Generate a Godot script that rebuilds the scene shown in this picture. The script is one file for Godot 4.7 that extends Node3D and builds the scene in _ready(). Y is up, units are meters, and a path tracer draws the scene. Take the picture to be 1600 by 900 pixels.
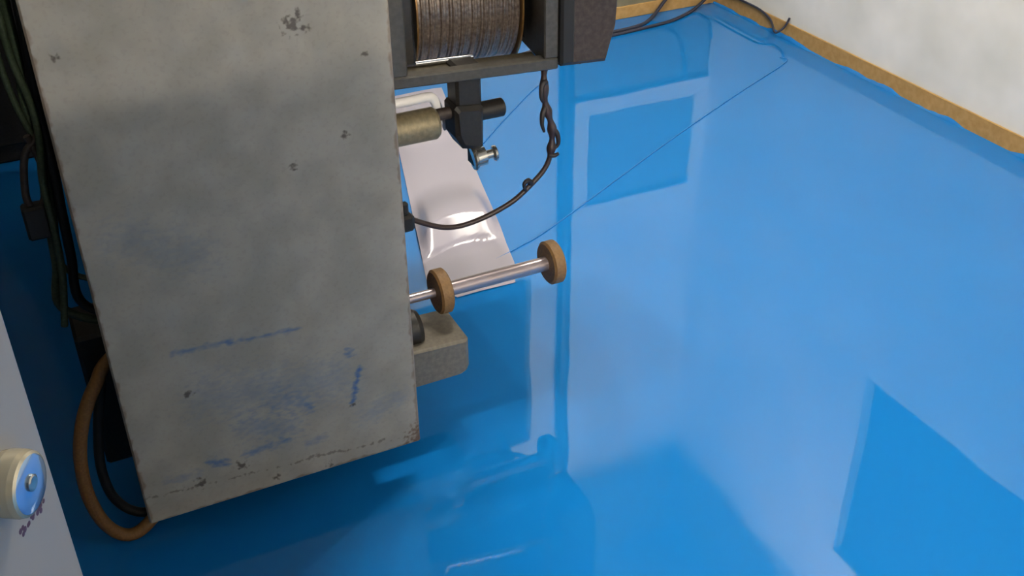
extends Node3D
# A freshly poured glossy blue floor round a wire winding machine in a white room.

const WALL_X := 2.69      # face of the right wall
const WALL_Z := -3.75     # face of the back wall
const LEFT_X := -1.3
const FRONT_Z := 2.4
const TOP := 3.0

var used := {}
var m := {}

func numbered(called: String) -> String:
	if not used.has(called):
		used[called] = 0
		return called
	used[called] += 1
	return "%s_%03d" % [called, used[called]]

func tag(o: Node, label: String, category: String, group := "") -> void:
	o.set_meta("label", label)
	o.set_meta("category", category)
	if group != "":
		o.set_meta("group", group)

func thing(called: String, at: Vector3, label: String, category: String, group := "") -> Node3D:
	var o := Node3D.new()
	o.name = numbered(called)
	add_child(o)
	o.position = at
	tag(o, label, category, group)
	return o

func add(parent: Node3D, called: String, mesh: Mesh, mat: Material, where := Transform3D()) -> MeshInstance3D:
	# where is in world space; the part is stored relative to its parent
	var o := MeshInstance3D.new()
	o.name = numbered(called) if parent == self else called
	o.mesh = mesh
	o.material_override = mat
	parent.add_child(o, true)
	o.transform = (parent.global_transform.affine_inverse() if parent != self else Transform3D()) * where
	return o

func structure(called: String, mesh: Mesh, mat: Material, label := "", where := Transform3D()) -> MeshInstance3D:
	var o := add(self, called, mesh, mat, where)
	o.set_meta("kind", "structure")
	if label != "":
		o.set_meta("label", label)
	return o

# ---------------------------------------------------------------- shapes
func begin() -> SurfaceTool:
	var st := SurfaceTool.new()
	st.begin(Mesh.PRIMITIVE_TRIANGLES)
	return st

func finish(st: SurfaceTool) -> ArrayMesh:
	st.generate_normals()
	return st.commit()

func quad(st: SurfaceTool, a: Vector3, b: Vector3, c: Vector3, d: Vector3) -> void:
	for p in [a, b, c, a, c, d]:
		st.add_vertex(p)

func box_to(st: SurfaceTool, lo: Vector3, hi: Vector3, r := 0.0, uv_lo := Vector3.ZERO, uv_hi := Vector3.ZERO) -> void:
	# a box with chamfered edges
	st.set_smooth_group(-1)
	var c := (lo + hi) / 2.0
	var h := (hi - lo) / 2.0
	r = minf(r, minf(h.x, minf(h.y, h.z)) * 0.9)
	var put := func(list: Array):
		var n: Vector3 = (list[1] - list[0]).cross(list[2] - list[0])
		var mid := Vector3.ZERO
		for p in list:
			mid += p
		mid /= list.size()
		if n.dot(mid) > 0.0:
			list.reverse()
		for k in range(1, list.size() - 1):
			for p in [list[0], list[k], list[k + 1]]:
				var q: Vector3 = p + c
				if uv_lo != uv_hi:
					st.set_uv(Vector2((q.x - uv_lo.x) / (uv_hi.x - uv_lo.x), 1.0 - (q.y - uv_lo.y) / (uv_hi.y - uv_lo.y)))
				st.add_vertex(q)
	for ax in 3:
		var a2 := (ax + 1) % 3
		var a3 := (ax + 2) % 3
		for s in [-1.0, 1.0]:
			var f := []
			for e in [[-1, -1], [1, -1], [1, 1], [-1, 1]]:
				var p := Vector3.ZERO
				p[ax] = s * h[ax]
				p[a2] = e[0] * (h[a2] - r)
				p[a3] = e[1] * (h[a3] - r)
				f.append(p)
			put.call(f)
		if r > 0.0:
			for s in [-1.0, 1.0]:
				for t in [-1.0, 1.0]:
					var f2 := []
					for e in [[-1, 0], [1, 0], [1, 1], [-1, 1]]:
						var p := Vector3.ZERO
						p[ax] = e[0] * (h[ax] - r)
						p[a2] = s * (h[a2] - (r if e[1] == 0 else 0.0))
						p[a3] = t * (h[a3] - (0.0 if e[1] == 0 else r))
						f2.append(p)
					put.call(f2)
	if r > 0.0:
		for sx in [-1.0, 1.0]:
			for sy in [-1.0, 1.0]:
				for sz in [-1.0, 1.0]:
					put.call([Vector3(sx * h.x, sy * (h.y - r), sz * (h.z - r)), Vector3(sx * (h.x - r), sy * h.y, sz * (h.z - r)), Vector3(sx * (h.x - r), sy * (h.y - r), sz * h.z)])

func box(lo: Vector3, hi: Vector3, r := 0.004) -> ArrayMesh:
	var st := begin()
	box_to(st, lo, hi, r)
	return finish(st)

func tube_to(st: SurfaceTool, pts: Array, r: float, sides := 12, radii := []) -> void:
	st.set_smooth_group(0)
	var rings := []
	var up := Vector3(0.13, 0.9, 0.41).normalized()
	for i in pts.size():
		var d: Vector3 = (pts[mini(i + 1, pts.size() - 1)] - pts[maxi(i - 1, 0)]).normalized()
		var a := (up - d * up.dot(d)).normalized()
		if a.length() < 0.5:
			a = d.cross(Vector3.RIGHT).normalized()
		up = a
		var b := d.cross(a)
		var ring := []
		var rr: float = radii[i] if radii else r
		for k in sides:
			var t := TAU * k / sides
			ring.append(pts[i] + (a * cos(t) + b * sin(t)) * rr)
		rings.append(ring)
	for i in rings.size() - 1:
		for k in sides:
			var l := (k + 1) % sides
			quad(st, rings[i][k], rings[i + 1][k], rings[i + 1][l], rings[i][l])
	st.set_smooth_group(-1)
	for k in range(1, sides - 1):
		var z: Array = rings[-1]
		for p in [rings[0][0], rings[0][k], rings[0][k + 1], z[0], z[k + 1], z[k]]:
			st.add_vertex(p)

func smooth_path(pts: Array, steps := 8) -> Array:
	var out := []
	for i in pts.size() - 1:
		var p0: Vector3 = pts[maxi(i - 1, 0)]
		var p1: Vector3 = pts[i]
		var p2: Vector3 = pts[i + 1]
		var p3: Vector3 = pts[mini(i + 2, pts.size() - 1)]
		for s in steps:
			out.append(p1.cubic_interpolate(p2, p0, p3, float(s) / steps))
	out.append(pts[-1])
	return out

func tube(pts: Array, r: float, sides := 12, smooth := true) -> ArrayMesh:
	var st := begin()
	tube_to(st, smooth_path(pts) if smooth else pts, r, sides)
	return finish(st)

func lathe_to(st: SurfaceTool, from: Vector3, axis: Vector3, profile: Array, sides := 32, flat := true) -> void:
	# profile: [along, radius] pairs
	var d := axis.normalized()
	var a := d.cross(Vector3.UP)
	if a.length() < 0.01:
		a = d.cross(Vector3.RIGHT)
	a = a.normalized()
	var b := a.cross(d)
	for i in profile.size() - 1:
		st.set_smooth_group(i if flat else 0)
		for k in sides:
			var c := []
			for q in [[i, k], [i + 1, k], [i + 1, k + 1], [i, k + 1]]:
				var t: float = TAU * (q[1] % sides) / sides
				c.append(from + d * profile[q[0]][0] + (a * cos(t) + b * sin(t)) * profile[q[0]][1])
			if profile[i][1] < 1e-6:
				for p in [c[0], c[2], c[1]]:
					st.add_vertex(p)
			elif profile[i + 1][1] < 1e-6:
				for p in [c[0], c[3], c[1]]:
					st.add_vertex(p)
			else:
				quad(st, c[0], c[3], c[2], c[1])

func lathe(from: Vector3, axis: Vector3, profile: Array, sides := 32, flat := true) -> ArrayMesh:
	var st := begin()
	lathe_to(st, from, axis, profile, sides, flat)
	return finish(st)

func prism_to(st: SurfaceTool, outline: Array, z0: float, z1: float, c := 0.004) -> void:
	# a convex outline in x, y (counter-clockwise), extruded in z, with chamfered front and back edges
	st.set_smooth_group(-1)
	var mid := Vector2.ZERO
	for p in outline:
		mid += p
	mid /= outline.size()
	var inner := []
	for p in outline:
		inner.append(p + (mid - p).normalized() * c * 1.4)
	var rings := [[inner, z1], [outline, z1 - c], [outline, z0 + c], [inner, z0]]
	var n := outline.size()
	for i in 3:
		for k in n:
			var l := (k + 1) % n
			var at := func(ring, j): return Vector3(ring[0][j].x, ring[0][j].y, ring[1])
			quad(st, at.call(rings[i], l), at.call(rings[i], k), at.call(rings[i + 1], k), at.call(rings[i + 1], l))
	for k in range(1, n - 1):
		for j in [0, k + 1, k]:
			st.add_vertex(Vector3(inner[j].x, inner[j].y, z1))
		for j in [0, k, k + 1]:
			st.add_vertex(Vector3(inner[j].x, inner[j].y, z0))

func prism(outline: Array, z0: float, z1: float, c := 0.004) -> ArrayMesh:
	var st := begin()
	prism_to(st, outline, z0, z1, c)
	return finish(st)

# ---------------------------------------------------------------- materials
func plain(called: String, c: Color, rough := 0.6, metal := 0.0) -> StandardMaterial3D:
	var s := StandardMaterial3D.new()
	s.resource_name = called
	s.albedo_color = c
	s.roughness = rough
	s.metallic = metal
	m[called] = s
	return s

func noise_tex(seed_: int, freq: float, lo: Color, hi: Color, octaves := 4, size := 512) -> NoiseTexture2D:
	var n := FastNoiseLite.new()
	n.seed = seed_
	n.frequency = freq
	n.fractal_octaves = octaves
	var t := NoiseTexture2D.new()
	t.width = size
	t.height = size
	t.seamless = true
	t.noise = n
	var g := Gradient.new()
	g.set_color(0, lo)
	g.set_color(1, hi)
	t.color_ramp = g
	return t

func mottled(called: String, lo: Color, hi: Color, rough: float, metal: float, seed_: int, per_metre: float, freq := 0.02) -> StandardMaterial3D:
	var s := plain(called, Color.WHITE, rough, metal)
	s.albedo_texture = noise_tex(seed_, freq, lo, hi)
	s.uv1_triplanar = true
	s.uv1_world_triplanar = true
	s.uv1_scale = Vector3.ONE * per_metre
	return s

func wave_normal(s: StandardMaterial3D, seed_: int, freq: float, strength: float) -> void:
	var n := FastNoiseLite.new()
	n.seed = seed_
	n.frequency = freq
	n.fractal_octaves = 2
	var t := NoiseTexture2D.new()
	t.width = 512
	t.height = 512
	t.seamless = true
	t.as_normal_map = true
	t.bump_strength = 8.0
	t.noise = n
	s.normal_enabled = true
	s.normal_texture = t
	s.normal_scale = strength

func panel_texture() -> ImageTexture:
	# grey machine enamel: grime, thumbed blue paint, rust spots and a scuffed line near the bottom edge
	var w := 416
	var h := 1040          # 0.519 m x 1.30 m
	var im := Image.create(w, h, false, Image.FORMAT_RGB8)
	var n1 := FastNoiseLite.new()
	n1.seed = 4; n1.frequency = 0.012; n1.fractal_octaves = 4
	var n2 := FastNoiseLite.new()
	n2.seed = 9; n2.frequency = 0.11; n2.fractal_octaves = 3
	var n3 := FastNoiseLite.new()
	n3.seed = 17; n3.frequency = 0.05; n3.fractal_octaves = 3
	var enamel := Color(0.585, 0.565, 0.525)
	var pale := Color(0.635, 0.612, 0.57)
	var blue := Color(0.25, 0.38, 0.60)
	var grime := Color(0.25, 0.22, 0.19)
	var rust := Color(0.30, 0.19, 0.12)
	# [x0, y0, x1, y1, half width, strength] along the panel, in metres from its lower left corner
	var smears := [[0.10, 0.345, 0.20, 0.342, 0.007, 0.55], [0.19, 0.338, 0.315, 0.330, 0.006, 0.6], [0.396, 0.256, 0.398, 0.250, 0.010, 0.8],
		[0.412, 0.212, 0.392, 0.138, 0.007, 1.0], [0.125, 0.100, 0.150, 0.088, 0.011, 0.85], [0.188, 0.094, 0.262, 0.098, 0.011, 0.55], [0.26, 0.19, 0.30, 0.17, 0.03, 0.3],
		[0.20, 0.155, 0.27, 0.125, 0.035, 0.32], [0.31, 0.165, 0.318, 0.145, 0.008, 0.45], [0.30, 0.075, 0.33, 0.08, 0.012, 0.35], [0.05, 0.085, 0.10, 0.082, 0.012, 0.3], [0.15, 0.24, 0.36, 0.20, 0.06, 0.22], [0.42, 0.10, 0.48, 0.12, 0.03, 0.2], [0.07, 0.57, 0.16, 0.52, 0.05, 0.16]]
	var spots := [[0.364, 0.864, 0.014], [0.378, 0.878, 0.007], [0.384, 0.856, 0.007], [0.430, 0.671, 0.008], [0.340, 0.635, 0.007], [0.111, 0.258, 0.008], [0.391, 0.134, 0.006],
		[0.236, 0.022, 0.007], [0.336, 0.012, 0.007], [0.10, 0.060, 0.010], [0.175, 0.072, 0.010], [0.42, 0.99, 0.012], [0.475, 0.80, 0.005], [0.03, 0.87, 0.006]]
	for y in h:
		var py := (h - 0.5 - y) * 1.30 / h
		for x in w:
			var px := (x + 0.5) * 0.519 / w
			var a := n1.get_noise_2d(x, y)
			var b := n2.get_noise_2d(x, y)
			var c := enamel.lerp(pale, clampf(0.5 + a * 1.3, 0.0, 1.0))
			c = c.lerp(grime, clampf((b - 0.2) * 0.2, 0.0, 0.05))
			if py < 0.40 or (py > 0.45 and py < 0.64 and px < 0.25):
				var rag := n3.get_noise_2d(x, y * 2.0)
				for s in smears:
					var e := Geometry2D.get_closest_point_to_segment(Vector2(px, py), Vector2(s[0], s[1]), Vector2(s[2], s[3]))
					var d: float = e.distance_to(Vector2(px, py)) / s[4]
					if d < 1.5:
						c = c.lerp(blue, clampf((1.0 - d + rag * 0.9) * 0.8, 0.0, 1.0) * s[5])
			for s in spots:
				var d2: float = Vector2(px - s[0], py - s[1]).length() / s[2]
				if d2 < 1.6:
					c = c.lerp(grime, clampf(1.0 - d2 + b * 1.3, 0.0, 0.75))
			# scuffed line where the sheet is folded under, and rust along the edges
			var fold := absf(py - (0.062 - px * 0.075) - a * 0.006) / 0.0035
			if fold < 2.0:
				c = c.lerp(grime, clampf(0.4 - fold * 0.7 + b * 1.2 + a, 0.0, 0.4))
			var edge := minf(minf(px, 0.519 - px), py)
			if edge < 0.02:
				c = c.lerp(rust, clampf((0.006 - edge) / 0.006 * 0.6 + n3.get_noise_2d(x * 0.6, y * 0.6) * 0.8, 0.0, 0.35))
			if px > 0.45 and py < 0.05:
				c = c.lerp(rust, clampf((0.04 - (0.519 - px) - py * 0.5) / 0.04 + b * 0.8, 0.0, 0.7))
			im.set_pixel(x, y, c)
	return ImageTexture.create_from_image(im)

func make_materials() -> void:
	var f := plain("floor", Color(0.06, 0.42, 0.70), 0.03)
	f.albedo_texture = noise_tex(3, 0.006, Color(0.96, 0.975, 0.98), Color(1, 1, 1))
	f.uv1_triplanar = true
	f.uv1_world_triplanar = true
	f.uv1_scale = Vector3.ONE * 0.45
	wave_normal(f, 21, 0.012, 0.012)
	mottled("plaster", Color(0.80, 0.79, 0.755), Color(0.90, 0.885, 0.86), 0.9, 0.0, 5, 0.6, 0.008)
	mottled("dado", Color(0.38, 0.36, 0.29), Color(0.46, 0.44, 0.36), 0.85, 0.0, 6, 1.0, 0.02)
	mottled("ceiling", Color(0.80, 0.79, 0.76), Color(0.86, 0.85, 0.83), 0.95, 0.0, 7, 0.5, 0.01)
	mottled("tan", Color(0.58, 0.45, 0.25), Color(0.665, 0.53, 0.33), 0.85, 0.0, 8, 3.0, 0.02)
	mottled("dark_steel", Color(0.10, 0.10, 0.095), Color(0.24, 0.225, 0.20), 0.45, 0.25, 10, 4.0, 0.03)
	mottled("housing", Color(0.20, 0.195, 0.18), Color(0.29, 0.28, 0.26), 0.45, 0.2, 11, 4.0, 0.03)
	mottled("oily", Color(0.17, 0.155, 0.11), Color(0.30, 0.27, 0.20), 0.35, 0.2, 12, 5.0, 0.03)
	mottled("casing", Color(0.165, 0.13, 0.115), Color(0.27, 0.235, 0.215), 0.55, 0.2, 13, 5.0, 0.025)
	mottled("black_iron", Color(0.085, 0.075, 0.065), Color(0.15, 0.135, 0.12), 0.5, 0.2, 14, 6.0, 0.03)
	mottled("tan_grey", Color(0.44, 0.40, 0.31), Color(0.58, 0.53, 0.42), 0.4, 0.4, 15, 5.0, 0.03)
	mottled("gearbox", Color(0.36, 0.345, 0.315), Color(0.45, 0.425, 0.38), 0.45, 0.25, 16, 6.0, 0.025)
	mottled("brass_wood", Color(0.36, 0.26, 0.14), Color(0.50, 0.38, 0.22), 0.6, 0.0, 18, 9.0, 0.03)
	mottled("winding", Color(0.30, 0.26, 0.23), Color(0.60, 0.55, 0.51), 0.28, 0.55, 19, 6.0, 0.03)
	mottled("hose", Color(0.38, 0.25, 0.11), Color(0.52, 0.37, 0.18), 0.6, 0.0, 20, 9.0, 0.03)
	mottled("green_cable", Color(0.10, 0.15, 0.10), Color(0.26, 0.31, 0.22), 0.6, 0.0, 23, 9.0, 0.03)
	plain("rim", Color(0.45, 0.33, 0.17), 0.35, 0.5)
	plain("chrome", Color(0.92, 0.92, 0.93), 0.12, 1.0)
	plain("roller", Color(0.68, 0.63, 0.64), 0.28, 0.8)
	plain("bolt", Color(0.72, 0.71, 0.69), 0.2, 0.9)
	plain("black_rubber", Color(0.05, 0.05, 0.055), 0.6)
	plain("brown_cable", Color(0.17, 0.115, 0.11), 0.5)
	plain("tape", Color(0.10, 0.075, 0.08), 0.6)
	plain("thin_wire", Color(0.05, 0.38, 0.66), 0.7)
	plain("dull_cable", Color(0.13, 0.14, 0.20), 0.6)
	plain("white_plastic", Color(0.96, 0.95, 0.95), 0.35)
	var sheet := plain("sheet", Color(0.61, 0.595, 0.65), 0.22)
	sheet.metallic_specular = 0.7
	plain("door_paint", Color(0.62, 0.615, 0.61), 0.45)
	plain("knob_side", Color(0.86, 0.82, 0.72), 0.25, 0.6)
	plain("knob_face", Color(0.66, 0.78, 0.92), 0.15, 0.75)  # blue of the reflected floor put into the metal's colour
	plain("stain", Color(0.34, 0.26, 0.36), 0.7)
	plain("white_frame", Color(0.88, 0.88, 0.86), 0.5)
	plain("dark_frame", Color(0.08, 0.09, 0.10), 0.5)
	plain("grey_board", Color(0.42, 0.45, 0.48), 0.6)
	plain("lamp_body", Color(0.9, 0.9, 0.9), 0.5)
	mottled("shutter", Color(0.10, 0.11, 0.12), Color(0.16, 0.17, 0.18), 0.8, 0.0, 27, 3.0, 0.02)
	mottled("grey_wall", Color(0.30, 0.31, 0.29), Color(0.36, 0.37, 0.35), 0.9, 0.0, 28, 0.7, 0.01)
	var e := plain("lamp_glow", Color(0.95, 0.95, 0.95), 0.5)
	e.emission_enabled = true
	e.emission = Color(1.0, 0.98, 0.94)
	e.emission_energy_multiplier = 4.0
	var p := plain("panel", Color.WHITE, 0.5)
	p.albedo_texture = panel_texture()

# ---------------------------------------------------------------- scene
func _ready() -> void:
	# camera
	var cam := Camera3D.new()
	cam.name = "camera"
	cam.fov = 28.97
	cam.near = 0.05
	cam.far = 60.0
	add_child(cam)
	cam.position = Vector3(0, 1.5, 0)
	cam.basis = Basis.from_euler(Vector3(deg_to_rad(-32.585), deg_to_rad(-25.042), deg_to_rad(-0.819)), EULER_ORDER_YXZ)
	cam.current = true
	# night sky outside, exposure
	var env := Environment.new()
	env.background_mode = Environment.BG_COLOR
	env.background_color = Color(0.03, 0.035, 0.05)
	env.tonemap_mode = Environment.TONE_MAPPER_LINEAR
	env.tonemap_exposure = 1.0
	env.sdfgi_enabled = true
	env.ssao_enabled = true
	env.ssil_enabled = true
	var we := WorldEnvironment.new()
	we.name = "environment"
	we.environment = env
	add_child(we)
	make_materials()
	# pendant battens: one over the machine, one added behind the camera to light the panel
	lamp(Vector3(1.5, 2.4, -2.35), 4.0, false, "long pendant tube lamp hanging above the machine")
	lamp(Vector3(0.25, 2.3, 1.8), 9.8, true, "long pendant tube lamp added behind the camera to light the panel")
	room()
	machine()
	loose_things()
	door()
	shade_cabinet()

func lamp(at: Vector3, energy: float, lengthwise: bool, label: String) -> void:
	# a tube under a folded white reflector
	var t := thing("pendant_lamp", at, label, "lamp", "pendant tube lamps")
	var st := begin()
	prism_to(st, [Vector2(-0.06, 0.10), Vector2(-0.06, 0.055), Vector2(0.06, 0.055), Vector2(0.06, 0.10)], -0.64, 0.64, 0.004)
	for s in [-1.0, 1.0]:
		prism_to(st, [Vector2(s * 0.05, 0.058), Vector2(s * 0.05, 0.064), Vector2(s * 0.19, 0.002), Vector2(s * 0.19, -0.006)], -0.64, 0.64, 0.001)
	var turn := Transform3D(Basis(Vector3.UP, 0.0 if lengthwise else PI / 2), at)
	add(t, "reflector", finish(st), m.lamp_body, turn)
	add(t, "tube_bulb", lathe(Vector3(0, 0.03, -0.6), Vector3(0, 0, 1), [[0, 0], [0, 0.014], [1.2, 0.014], [1.2, 0]], 16), m.lamp_glow, turn)
	for s in [-0.45, 0.45]:
		add(t, "hanging_rod", tube([turn * Vector3(0, 0.09, s), turn * Vector3(0, TOP - at.y, s)], 0.006, 8, false), m.lamp_body)
	for k in 4:
		var l := OmniLight3D.new()
		l.name = "lamp_light_%d" % k
		l.light_energy = energy / 4.0
		l.light_color = Color(1.0, 0.96, 0.89)
		l.light_size = 0.014
		l.omni_range = 14.0
		l.omni_attenuation = 2.0
		l.shadow_enabled = true
		t.add_child(l)
		l.position = turn.basis * Vector3(0, -0.002, -0.45 + 0.3 * k)

func room() -> void:
	structure("floor", box(Vector3(LEFT_X, -0.12, WALL_Z), Vector3(WALL_X, 0.0, FRONT_Z), 0.0), m.floor, "glossy blue epoxy floor")
	structure("ceiling", box(Vector3(LEFT_X - 0.15, TOP, WALL_Z - 0.15), Vector3(WALL_X + 0.15, TOP + 0.12, FRONT_Z + 0.15), 0.0), m.ceiling)
	# right wall with a window opening
	var wz0 := -2.53; var wz1 := -1.1; var wy0 := 1.12; var wy1 := 2.07
	var st := begin()
	var x0 := WALL_X; var x1 := WALL_X + 0.15
	box_to(st, Vector3(x0, -0.12, WALL_Z - 0.15), Vector3(x1, TOP, wz0))
	box_to(st, Vector3(x0, -0.12, wz1), Vector3(x1, TOP, FRONT_Z + 0.15))
	box_to(st, Vector3(x0, -0.12, wz0), Vector3(x1, wy0, wz1))
	box_to(st, Vector3(x0, wy1, wz0), Vector3(x1, TOP, wz1))
	structure("wall_right", finish(st), m.plaster, "white plastered wall")
	var w := structure("window_1", frame_mesh(Vector3(x0 + 0.05, wy0, wz0), Vector3(0, 0, 1), wz1 - wz0, wy1 - wy0, 0.04, 0.04, Vector3(1, 0, 0)), m.dark_frame)
	for k in 7:
		var sz := lerpf(wz0 + 0.03, wz1 - 0.03, k / 7.0)
		add(w, "shutter_board", box(Vector3(x0 + 0.055, wy0 + 0.03, sz + 0.0015), Vector3(x0 + 0.078, wy1 - 0.03, sz + (wz1 - wz0 - 0.06) / 7.0 - 0.0015), 0.003), m.shutter)
	# back wall with a high window and a low white-framed hatch
	st = begin()
	var z1 := WALL_Z; var z0 := WALL_Z - 0.15
	var bx0 := 0.55; var bx1 := 1.845
	box_to(st, Vector3(LEFT_X - 0.15, -0.12, z0), Vector3(bx0, TOP, z1))
	box_to(st, Vector3(bx1, -0.12, z0), Vector3(WALL_X, TOP, z1))
	box_to(st, Vector3(bx0, -0.12, z0), Vector3(bx1, wy0, z1))
	box_to(st, Vector3(bx0, wy1, z0), Vector3(bx1, TOP, z1))
	structure("wall_back", finish(st), m.plaster)
	w = structure("window_2", frame_mesh(Vector3(bx0, wy0, z1 - 0.09), Vector3(1, 0, 0), bx1 - bx0, wy1 - wy0, 0.04, 0.04, Vector3(0, 0, 1)), m.dark_frame)
	for k in 7:
		var sx := lerpf(bx0 + 0.03, bx1 - 0.03, k / 7.0)
		add(w, "shutter_board", box(Vector3(sx + 0.0015, wy0 + 0.03, z1 - 0.078), Vector3(sx + (bx1 - bx0 - 0.06) / 7.0 - 0.0015, wy1 - 0.03, z1 - 0.055), 0.003), m.shutter)
	structure("trim_1", box(Vector3(2.035, 0.0, z1 + 0.0), Vector3(WALL_X, 0.318, z1 + 0.012), 0.002), m.dado, "dark olive painted strip of wall below the hatch")
	w = structure("window_3", frame_mesh(Vector3(2.035, 0.318, z1), Vector3(1, 0, 0), WALL_X - 2.035, 0.56, 0.068, 0.03, Vector3(0, 0, 1)), m.white_frame)
	add(w, "board", box(Vector3(2.09, 0.37, z1 + 0.002), Vector3(WALL_X - 0.05, 0.82, z1 + 0.012), 0.0), m.grey_board)
	structure("trim_2", tube([Vector3(1.993, 0.0, z1 + 0.03), Vector3(1.993, TOP, z1 + 0.03)], 0.03, 16, false), m.dark_steel, "dark upright pipe on the back wall")
	structure("wall_left", box(Vector3(LEFT_X - 0.15, -0.12, WALL_Z), Vector3(LEFT_X, TOP, FRONT_Z), 0.0), m.grey_wall)
	structure("wall_front", box(Vector3(LEFT_X - 0.15, -0.12, FRONT_Z), Vector3(WALL_X, TOP, FRONT_Z + 0.15), 0.0), m.plaster)
	# tan strips at the foot of the walls, their lower edge ragged where the poured floor laps up
	structure("baseboard_right", box(Vector3(WALL_X - 0.006, 0.0, WALL_Z), Vector3(WALL_X, 0.062, FRONT_Z), 0.002), m.tan, "tan strip along the foot of the white wall")
	structure("baseboard_back", box(Vector3(LEFT_X, 0.0, WALL_Z), Vector3(WALL_X, 0.05, WALL_Z + 0.018), 0.002), m.tan, "tan strip along the foot of the back wall")
	var rag := FastNoiseLite.new()
	rag.seed = 31; rag.frequency = 3.2; rag.fractal_octaves = 4
	var lap := begin()
	var steps := 420
	for i in steps:
		var c := []
		for k in 2:
			var z := lerpf(WALL_Z + 0.018, FRONT_Z, float(i + k) / steps)
			var hgt := clampf(0.005 + rag.get_noise_1d(z) * 0.024, 0.001, 0.022)
			c.append([Vector3(WALL_X - 0.012, 0.0, z), Vector3(WALL_X - 0.009, hgt, z), Vector3(WALL_X - 0.005, hgt + 0.001, z)])
		lap.set_smooth_group(0)
		quad(lap, c[0][0], c[0][1], c[1][1], c[1][0])
		quad(lap, c[0][1], c[0][2], c[1][2], c[1][1])
	var fl: Node3D = get_node("floor")
	add(fl, "ragged_edge", finish(lap), m.floor)

func frame_mesh(corner: Vector3, along: Vector3, width: float, height: float, bar: float, thick: float, out: Vector3) -> ArrayMesh:
	var st := begin()
	var o := out * thick
	var put := func(a: Vector3, b: Vector3):
		box_to(st, Vector3(minf(a.x, b.x), minf(a.y, b.y), minf(a.z, b.z)), Vector3(maxf(a.x, b.x), maxf(a.y, b.y), maxf(a.z, b.z)), 0.003)
	put.call(corner, corner + along * width + Vector3.UP * bar + o)
	put.call(corner + Vector3.UP * (height - bar), corner + along * width + Vector3.UP * height + o)
	put.call(corner + Vector3.UP * bar, corner + along * bar + Vector3.UP * (height - bar) + o)
	put.call(corner + along * (width - bar) + Vector3.UP * bar, corner + along * width + Vector3.UP * (height - bar) + o)
	return finish(st)

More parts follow.
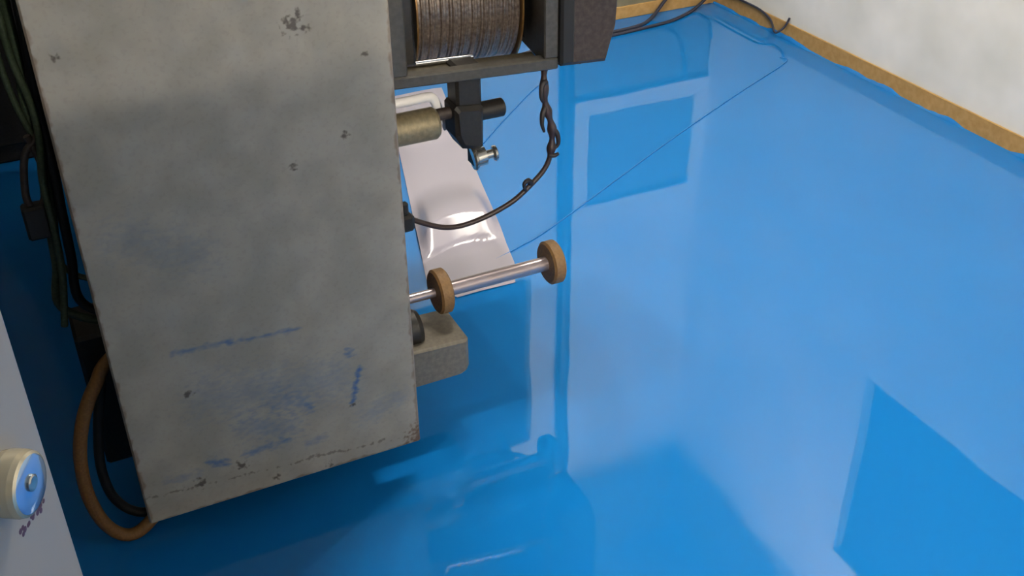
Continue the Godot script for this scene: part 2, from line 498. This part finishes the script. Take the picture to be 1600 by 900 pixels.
func machine() -> void:
	var base := Vector3(0.29, 0, -1.85)
	var t := thing("winding_machine", base, "grey steel winding machine with large scuffed front panel, standing on blue floor", "machine")
	# front panel
	var st := begin()
	var lo := Vector3(0.025, 0.077, -1.622)
	var hi := Vector3(0.544, 1.95, -1.596)
	box_to(st, lo, hi, 0.003, lo, lo + Vector3(0.519, 1.30, 0.026))
	var pn := add(t, "front_panel", finish(st), m.panel)
	pn.set_meta("label", "scuffed grey panel with blue paint smears")
	# body behind the panel, set back from its edges, on four legs; unseen length and height added to shade the left floor
	add(t, "body", box(Vector3(0.20, 0.13, -3.10), Vector3(0.50, 1.93, -1.623), 0.006), m.black_iron)
	for p in [Vector2(0.24, -1.95), Vector2(0.46, -1.95), Vector2(0.24, -3.05), Vector2(0.46, -3.05)]:
		add(t, "leg", box(Vector3(p.x - 0.03, 0.0, p.y - 0.03), Vector3(p.x + 0.03, 0.135, p.y + 0.03), 0.003), m.black_iron)
	add(t, "junction_box", box(Vector3(-0.018, 0.115, -1.86), Vector3(0.205, 0.40, -1.745), 0.006), m.black_iron)
	# open spool housing, turned a little
	var hx := Transform3D(Basis(Vector3.UP, deg_to_rad(-8.0)), Vector3(0.658, 0.654, -1.95))
	st = begin()
	box_to(st, Vector3(0.0, 0.0, -0.03), Vector3(0.345, 0.024, 0.0), 0.003)
	box_to(st, Vector3(0.0, 0.024, -0.03), Vector3(0.034, 0.60, 0.0), 0.003)
	box_to(st, Vector3(0.315, 0.024, -0.03), Vector3(0.345, 0.60, 0.0), 0.003)
	box_to(st, Vector3(0.0, 0.57, -0.03), Vector3(0.345, 0.60, 0.001), 0.003)
	box_to(st, Vector3(0.0, 0.0, -0.45), Vector3(0.022, 0.60, -0.03), 0.003)
	box_to(st, Vector3(0.323, 0.0, -0.45), Vector3(0.345, 0.60, -0.03), 0.003)
	box_to(st, Vector3(0.022, 0.12, -0.45), Vector3(0.323, 0.60, -0.435), 0.002)
	box_to(st, Vector3(-0.20, 0.20, -0.30), Vector3(0.0, 0.34, -0.12), 0.004)
	var hs := add(t, "spool_housing", finish(st), m.housing, hx)
	add(hs, "tray", box(Vector3(0.022, -0.004, -0.104), Vector3(0.323, 0.004, -0.03), 0.002), m.oily, hx)
	add(hs, "dark_gap_block", box(Vector3(0.034, 0.004, -0.22), Vector3(0.074, 0.36, -0.106), 0.004), m.black_iron, hx)  # black block added to keep the gap beside the spool dark
	# spool of wound wire
	var prof := [[0.0, 0.02], [0.001, 0.148]]
	var turns := 36
	for k in turns:
		var u := 0.002 + 0.215 * k / turns
		var wob := 0.0025 * sin(k * 1.7) + 0.0015 * sin(k * 0.6)
		prof.append([u, 0.1475 + wob])
		prof.append([u + 0.0030, 0.1510 + wob])
		prof.append([u + 0.0055, 0.1475 + wob])
	prof.append([0.218, 0.148])
	prof.append([0.219, 0.02])
	var sx := hx * Transform3D(Basis(), Vector3(0.085, 0.098, -0.27))
	var sp := add(t, "wire_spool", lathe(Vector3.ZERO, Vector3.RIGHT, prof, 64, false), m.winding, sx)
	for u in [-0.004, 0.219]:
		add(sp, "flange", lathe(Vector3(u, 0, 0), Vector3.RIGHT, [[0.0, 0.0], [0.0, 0.160], [0.001, 0.162], [0.004, 0.162], [0.005, 0.160], [0.005, 0.0]], 64), m.rim, sx)
	add(sp, "axle", lathe(Vector3(-0.065, 0, 0), Vector3.RIGHT, [[0, 0], [0, 0.018], [0.30, 0.018], [0.30, 0]], 20), m.dark_steel, sx)
	add(t, "glint_rod", lathe(Vector3(0.070, 0.0105, -0.098), Vector3.RIGHT, [[0, 0], [0, 0.005], [0.001, 0.006], [0.122, 0.006], [0.123, 0.005], [0.123, 0]], 20), m.chrome, hx)  # polished rod added to carry a bright streak below the spool
	# drive motor at the end of the housing
	var mo := add(t, "drive_motor", prism([Vector2(1.030, 0.638), Vector2(1.136, 0.631), Vector2(1.158, 0.705), Vector2(1.163, 0.80), Vector2(1.163, 1.02), Vector2(1.03, 1.02)], -2.16, -1.945, 0.006), m.casing)
	add(mo, "belt_guard", box(Vector3(0.9995, 0.664, -2.13), Vector3(1.031, 1.05, -1.89), 0.005), m.black_rubber)
	add(mo, "drain_screw", lathe(Vector3(1.085, 0.640, -1.97), Vector3.DOWN, [[0, 0.0], [0, 0.005], [0.012, 0.005], [0.012, 0]], 10), m.black_iron)
	# clamp hanging under the housing
	var cx := add(t, "clamp", box(Vector3(0.804, 0.56, -2.03), Vector3(0.861, 0.668, -1.975), 0.006), m.black_iron)
	add(cx, "clamp_block", prism([Vector2(0.797, 0.515), Vector2(0.812, 0.487), Vector2(0.850, 0.478), Vector2(0.859, 0.484), Vector2(0.861, 0.572), Vector2(0.854, 0.578), Vector2(0.803, 0.584), Vector2(0.797, 0.578)], -2.035, -1.965, 0.008), m.black_iron)
	add(cx, "cross_bar", lathe(Vector3(0.860, 0.5505, -2.0), Vector3.RIGHT, [[0, 0], [0, 0.020], [0.056, 0.020], [0.059, 0.017], [0.059, 0]], 24), m.black_iron)
	add(cx, "clamp_lug", box(Vector3(0.838, 0.435, -2.012), Vector3(0.846, 0.49, -1.975), 0.003), m.dark_steel)
	var bd := Vector3(1.0, 0.10, 0.10)
	add(cx, "bolt", lathe(Vector3(0.838, 0.452, -1.985), bd, [[0, 0], [0, 0.024], [0.004, 0.027], [0.009, 0.024], [0.011, 0.020], [0.030, 0.020], [0.030, 0.010], [0.046, 0.010], [0.047, 0.0155], [0.050, 0.0175], [0.055, 0.0165], [0.058, 0.010], [0.058, 0]], 24), m.bolt)
	# roller cylinder feeding the clamp
	var rc := add(t, "roller_cylinder", lathe(Vector3(0.49, 0.545, -2.0), Vector3.RIGHT, [[0, 0], [0, 0.034], [0.270, 0.034], [0.276, 0.030], [0.276, 0]], 32), m.tan_grey)
	add(rc, "shaft", lathe(Vector3(0.768, 0.561, -2.0), Vector3.RIGHT, [[0, 0], [0, 0.013], [0.036, 0.013], [0.036, 0]], 20), m.casing)
	add(t, "bent_pipe", tube([Vector3(0.49, 0.570, -2.075), Vector3(0.73, 0.570, -2.075), Vector3(0.772, 0.571, -2.075), Vector3(0.790, 0.565, -2.075), Vector3(0.800, 0.540, -2.07), Vector3(0.814, 0.50, -2.055)], 0.0105, 14), m.white_plastic)
	# long roller with two wooden discs
	var rl := add(t, "roller_shaft", lathe(Vector3(0.49, 0.269, -1.8), Vector3.RIGHT, [[0, 0], [0, 0.010], [0.18, 0.010], [0.19, 0.0155], [0.445, 0.0155], [0.445, 0]], 24), m.roller)
	for x in [0.666, 0.921]:
		add(rl, "disc", lathe(Vector3(x, 0.269, -1.8), Vector3.RIGHT, [[0, 0.008], [0, 0.042], [0.004, 0.047], [0.024, 0.047], [0.028, 0.042], [0.028, 0.008]], 36), m.brass_wood)
	# gear box low on the side
	st = begin()
	prism_to(st, [Vector2(0.49, 0.122), Vector2(0.680, 0.122), Vector2(0.692, 0.128), Vector2(0.697, 0.140), Vector2(0.697, 0.206), Vector2(0.49, 0.212)], -1.83, -1.70, 0.006)
	var gb := add(t, "gear_box", finish(st), m.gearbox)
	add(gb, "motor_cap", lathe(Vector3(0.50, 0.222, -1.765), Vector3.RIGHT, [[0, 0], [0, 0.040], [0.105, 0.040], [0.115, 0.034], [0.115, 0]], 28), m.black_iron)

func loose_things() -> void:
	# brown hose and dark hose looping out behind the panel
	var h := thing("hose", Vector3(-0.03, 0, -1.66), "thick brown rubber hose looping out low beside the grey panel", "hose")
	add(h, "hose_body", tube([Vector3(0.205, 0.46, -1.70), Vector3(0.04, 0.405, -1.665), Vector3(-0.002, 0.359, -1.66), Vector3(-0.031, 0.307, -1.66), Vector3(-0.050, 0.251, -1.66), Vector3(-0.060, 0.196, -1.66), Vector3(-0.062, 0.129, -1.66), Vector3(-0.051, 0.064, -1.66), Vector3(-0.028, 0.022, -1.66), Vector3(0.001, 0.0125, -1.66), Vector3(0.039, 0.026, -1.675), Vector3(0.09, 0.06, -1.70), Vector3(0.205, 0.14, -1.72)], 0.0118, 14), m.hose)
	h = thing("hose", Vector3(-0.02, 0, -1.70), "black hose curving inside the brown hose's loop", "hose")
	add(h, "hose_body", tube([Vector3(0.205, 0.44, -1.75), Vector3(0.035, 0.37, -1.71), Vector3(-0.004, 0.29, -1.70), Vector3(-0.022, 0.213, -1.70), Vector3(-0.030, 0.148, -1.70), Vector3(-0.025, 0.085, -1.70), Vector3(-0.004, 0.04, -1.70), Vector3(0.03, 0.018, -1.70), Vector3(0.08, 0.03, -1.70), Vector3(0.205, 0.14, -1.70)], 0.009, 12), m.black_rubber)
	# bundle of hanging cables at the left edge
	var rng := RandomNumberGenerator.new()
	rng.seed = 12
	var labels := ["outermost dark green cable hanging along the panel's left edge", "thin green cable hanging down beside the panel's left edge", "black cable hanging closest behind the panel's left edge", "dull olive cable hanging lowest beside the panel's left edge"]
	var px := [[0.012, 0.011, 0.004, 0.006, 0.004, -0.006, -0.013, -0.023], [-0.012, -0.016, -0.010, 0.002, 0.008, 0.003, -0.004, -0.018], [0.030, 0.026, 0.022, 0.020, 0.020, 0.016, 0.012, 0.008], [0.0, 0.002, 0.012, 0.010, 0.000, -0.002, -0.008, -0.026]]
	var py := [0.971, 0.904, 0.832, 0.773, 0.712, 0.634, 0.54, 0.455]
	for i in 4:
		var pts := [Vector3(0.205, 1.22, -1.76), Vector3(0.05, 1.15, -1.75), Vector3(px[i][0] + 0.006, 1.06, -1.74)]
		for k in 8:
			if i == 1 and k == 7:
				continue
			pts.append(Vector3(px[i][k], py[k] + (0.02 if i == 2 else 0.0) - (0.012 if i == 3 and k == 7 else 0.0), -1.75 + 0.012 * (i - 1.5) + rng.randf_range(-0.004, 0.004)))
		if i != 3:
			pts.append(Vector3(0.06, pts[-1].y - 0.035, -1.74))
			pts.append(Vector3(0.205, pts[-1].y - 0.01, -1.74))
		var c := thing("hanging_cable", Vector3(0, py[7], -1.75), labels[i], "cable", "cables beside the machine")
		add(c, "cable_body", tube(pts, [0.0075, 0.005, 0.008, 0.006][i], 10), [m.green_cable, m.green_cable, m.black_rubber, m.green_cable][i])
	# cable loop that carries a black connector
	var l := thing("cable_loop", Vector3(-0.015, 0.60, -1.75), "dark cable loop holding a black plug left of the panel", "cable")
	add(l, "cable_body", tube([Vector3(0.205, 0.82, -1.77), Vector3(0.04, 0.80, -1.755), Vector3(0.005, 0.772, -1.75), Vector3(-0.014, 0.752, -1.75), Vector3(-0.025, 0.715, -1.75), Vector3(-0.030, 0.672, -1.75), Vector3(-0.018, 0.655, -1.75), Vector3(-0.003, 0.675, -1.75), Vector3(0.004, 0.72, -1.75), Vector3(0.0, 0.755, -1.75), Vector3(-0.006, 0.78, -1.75)], 0.006, 10), m.casing)
	add(l, "plug", box(Vector3(-0.043, 0.606, -1.765), Vector3(-0.006, 0.664, -1.735), 0.004), m.black_rubber)
	# motor lead swinging from the housing to the panel edge
	var a := thing("motor_lead", Vector3(0.99, 0.36, -1.93), "brown taped cable sagging from the motor to the grey panel's edge", "cable")
	var lead := [Vector3(1.006, 0.70, -1.935), Vector3(0.985, 0.65, -1.935), Vector3(0.984, 0.575, -1.93), Vector3(1.000, 0.513, -1.93), Vector3(0.997, 0.453, -1.93), Vector3(0.982, 0.419, -1.93), Vector3(0.948, 0.388, -1.93), Vector3(0.905, 0.359, -1.93), Vector3(0.843, 0.338, -1.93), Vector3(0.783, 0.330, -1.93), Vector3(0.739, 0.338, -1.93), Vector3(0.697, 0.359, -1.93), Vector3(0.655, 0.385, -1.93), Vector3(0.60, 0.43, -1.90), Vector3(0.49, 0.46, -1.90)]
	var sm := smooth_path(lead)
	var radii := []
	for k in sm.size():
		radii.append(0.0058 + (0.005 if k < 34 else 0.0) * (0.5 + 0.5 * sin(k * 1.1)))
	var st := begin()
	tube_to(st, sm, 0.006, 10, radii)
	add(a, "cable_body", finish(st), m.brown_cable)
	var shreds := [[Vector3(0.985, 0.62, -1.93), Vector3(0.974, 0.615, -1.925), Vector3(0.971, 0.59, -1.922), Vector3(0.980, 0.575, -1.928)], [Vector3(0.986, 0.565, -1.93), Vector3(0.974, 0.552, -1.922), Vector3(0.972, 0.53, -1.92), Vector3(0.978, 0.512, -1.922)],
		[Vector3(1.000, 0.51, -1.93), Vector3(1.010, 0.50, -1.925), Vector3(1.013, 0.475, -1.925), Vector3(1.000, 0.462, -1.928)], [Vector3(0.994, 0.452, -1.93), Vector3(1.004, 0.450, -1.925), Vector3(1.012, 0.455, -1.92)], [Vector3(0.951, 0.392, -1.93), Vector3(0.941, 0.404, -1.925), Vector3(0.930, 0.398, -1.922), Vector3(0.935, 0.380, -1.925)]]
	for s in shreds:
		var rs := []
		var sp := smooth_path(s, 4)
		for k in sp.size():
			rs.append(0.0075 - 0.005 * k / sp.size())
		st = begin()
		tube_to(st, sp, 0.006, 7, rs)
		add(a, "tape_shred", finish(st), m.tape)
	st = begin()
	box_to(st, Vector3(0.632, 0.372, -1.905), Vector3(0.664, 0.41, -1.88), 0.006)
	box_to(st, Vector3(0.640, 0.41, -1.90), Vector3(0.654, 0.438, -1.885), 0.004)
	add(a, "cable_clip", finish(st), m.black_iron)
	# white plastic sheet on the floor below the machine
	white_sheet()
	# cables on the floor in the corner
	var c1 := thing("floor_cable", Vector3(2.3, 0, -3.65), "dark cable across the blue floor by the back wall's tan strip", "cable")
	add(c1, "cable_body", tube([Vector3(1.55, 0.007, -3.50), Vector3(1.85, 0.007, -3.58), Vector3(2.126, 0.007, -3.60), Vector3(2.262, 0.007, -3.62), Vector3(2.35, 0.012, -3.67), Vector3(2.44, 0.06, -3.715), Vector3(2.52, 0.13, -3.715), Vector3(2.56, 0.30, -3.715)], 0.007, 10), m.dull_cable)
	var c2 := thing("floor_cable", Vector3(2.5, 0, -3.66), "dark cable lying on blue floor toward the room corner", "cable")
	add(c2, "cable_body", tube([Vector3(1.60, 0.0065, -3.45), Vector3(1.95, 0.0065, -3.55), Vector3(2.20, 0.0065, -3.58), Vector3(2.36, 0.0065, -3.60), Vector3(2.456, 0.0065, -3.63), Vector3(2.56, 0.012, -3.68), Vector3(2.64, 0.06, -3.70), Vector3(2.665, 0.14, -3.70)], 0.0065, 10), m.dull_cable)
	var c3 := thing("wall_cable", Vector3(2.67, 0.0, -3.4), "thin dark cable end poking up at the foot of the white wall", "cable")
	add(c3, "cable_body", tube([Vector3(2.676, 0.066, -3.70), Vector3(2.676, 0.068, -3.55), Vector3(2.676, 0.067, -3.42), Vector3(2.672, 0.05, -3.34), Vector3(2.650, 0.025, -3.28), Vector3(2.655, 0.03, -3.262), Vector3(2.672, 0.05, -3.25), Vector3(2.682, 0.085, -3.24)], 0.0042, 8), m.dull_cable)
	var c4 := thing("thin_wire", Vector3(1.5, 0, -2.5), "hair-thin blue wire lying diagonally across the open blue floor", "wire")
	add(c4, "wire_body", tube([Vector3(2.545, 0.0012, -3.10), Vector3(2.53, 0.0012, -3.05), Vector3(2.2, 0.0012, -2.885), Vector3(1.781, 0.0012, -2.665), Vector3(1.243, 0.0012, -2.365), Vector3(1.10, 0.0012, -2.30), Vector3(0.974, 0.0012, -2.255)], 0.002, 6), m.thin_wire)
	var c5 := thing("thin_wire", Vector3(1.45, 0, -3.1), "short hair-thin blue wire on floor beside the white sheet", "wire")
	add(c5, "wire_body", tube([Vector3(1.69, 0.0012, -3.30), Vector3(1.60, 0.0012, -3.235), Vector3(1.47, 0.0012, -3.115), Vector3(1.36, 0.0012, -3.01), Vector3(1.275, 0.0012, -2.925)], 0.002, 6), m.thin_wire)

func white_sheet() -> void:
	var near := -2.144
	var far := -3.40
	var nl := 24
	var nt := 200
	var grid := []
	for j in nt + 1:
		var t := float(j) / nt
		var z := lerpf(near, far, t)
		var left := lerpf(0.80, 1.13, (z + 2.2) / -1.2) if z < -2.235 else lerpf(0.853, 0.81, (near - z) / 0.091)
		var right := lerpf(1.05, 1.315, (z + 2.23) / -1.11) if z < -2.23 else lerpf(1.011, 1.05, (near - z) / 0.086)
		var row := []
		for i in nl + 1:
			var s := float(i) / nl
			# a fold across the sheet: the far part rides up over the near part
			var arc := -2.335 - 0.045 * sin(s * PI)
			var d := arc - z                     # distance beyond the fold's foot
			var y := 0.003 + 0.001 * sin(s * 5.0 + z * 6.0)
			var body := smoothstep(0.0, 0.16, s) * smoothstep(1.0, 0.80, s)
			if d > 0.0:
				y += (0.006 * smoothstep(0.0, 0.004, d) + 0.049 * clampf(d / 0.072, 0.0, 1.0) - 0.053 * smoothstep(0.08, 0.36, d)) * (0.15 + 0.85 * body)
				y += 0.012 * exp(-pow((z + 3.06) / 0.05, 2.0)) * body
			row.append(Vector3(lerpf(left, right, s), y, z))
		grid.append(row)
	var st := begin()
	st.set_smooth_group(0)
	for j in nt:
		for i in nl:
			quad(st, grid[j][i], grid[j + 1][i], grid[j + 1][i + 1], grid[j][i + 1])
	var o := add(self, "plastic_sheet", finish(st), m.sheet)
	tag(o, "glossy white plastic sheet lying on the blue floor under the machine", "sheet")

func door() -> void:
	# white door leaf standing open at the left, with a round lock
	var n := Vector3(0.866, 0, 0.5)
	var t := Vector3(-0.5, 0, 0.866)
	var e := Vector3(-0.068, 0, -1.06)
	var st := begin()
	var bs := Basis(t, Vector3.UP, t.cross(Vector3.UP))
	box_to(st, Vector3(0.0, 0.012, -0.02), Vector3(0.86, 2.05, 0.02), 0.003)
	var inward := bs.z.dot(n)
	var x := Transform3D(bs, e - n * 0.02)
	var d := structure("door_1", finish(st), m.door_paint, "white door leaf standing open", x)
	var c := e + t * 0.084 + Vector3.UP * 0.733
	var k := add(d, "lock", lathe(c - n * 0.002, n, [[0, 0], [0, 0.033], [0.010, 0.0355], [0.024, 0.0355], [0.030, 0.034], [0.032, 0.031]], 40), m.knob_side)
	k.set_meta("label", "round cream lock with a shining face tinted like reflected blue floor")
	add(k, "lock_face", lathe(c + n * 0.029, n, [[0, 0.032], [0.002, 0.029], [0.0035, 0.015], [0.004, 0.0]], 40, false), m.knob_face)
	add(k, "key_slot", lathe(c + n * 0.031 + t * 0.004 + Vector3.UP * 0.006, n, [[0, 0.0], [0, 0.009], [0.004, 0.009], [0.005, 0.007], [0.004, 0.0]], 20), m.bolt)
	# purple stain drops on the paint below the lock
	var rng := RandomNumberGenerator.new()
	rng.seed = 5
	st = begin()
	for i in 16:
		var f := float(i) / 15.0
		var p := e + t * (0.030 + 0.055 * f + rng.randf_range(-0.004, 0.004)) + Vector3.UP * (0.655 + 0.006 * f + rng.randf_range(-0.004, 0.004))
		lathe_to(st, p - n * 0.0005, n, [[0, 0.0], [0.0, 0.003 + 0.003 * rng.randf()], [0.001, 0.002], [0.001, 0.0]], 8)
	add(d, "stain", finish(st), m.stain)

func shade_cabinet() -> void:
	# unseen cabinet added behind the camera to shade the lower half of the machine's panel
	var t := thing("shade_cabinet", Vector3(-0.17, 0, 0.5), "unseen grey steel cabinet added behind the camera to shade the panel", "cabinet")
	add(t, "carcass", box(Vector3(-0.70, 0.06, 0.32), Vector3(0.36, 1.80, 0.72), 0.006), m.housing)
	add(t, "plinth", box(Vector3(-0.68, 0.0, 0.34), Vector3(0.34, 0.062, 0.70), 0.003), m.black_iron)
	for s in [-1.0, 1.0]:
		var d := add(t, "door", box(Vector3(-0.17 + minf(0.004 * s, 0.52 * s), 0.08, 0.30), Vector3(-0.17 + maxf(0.004 * s, 0.52 * s), 1.785, 0.321), 0.004), m.housing)
		add(d, "handle", box(Vector3(-0.17 + 0.05 * s - 0.008, 0.80, 0.282), Vector3(-0.17 + 0.05 * s + 0.008, 0.94, 0.301), 0.004), m.bolt)
	# dark locker added at the back wall so the left floor mirrors nothing bright
	t = thing("locker", Vector3(-0.5, 0, -3.6), "dark steel locker added against the back wall to darken the floor reflection", "locker")
	add(t, "carcass", box(Vector3(-1.28, 0.0, -3.73), Vector3(0.30, 2.05, -3.46), 0.006), m.black_iron)
	for k in 3:
		var lx := -1.27 + k * 0.522
		var ld := add(t, "door", box(Vector3(lx, 0.06, -3.462), Vector3(lx + 0.515, 2.02, -3.445), 0.004), m.black_iron)
		add(ld, "handle", box(Vector3(lx + 0.45, 0.98, -3.447), Vector3(lx + 0.465, 1.10, -3.43), 0.003), m.dark_steel)
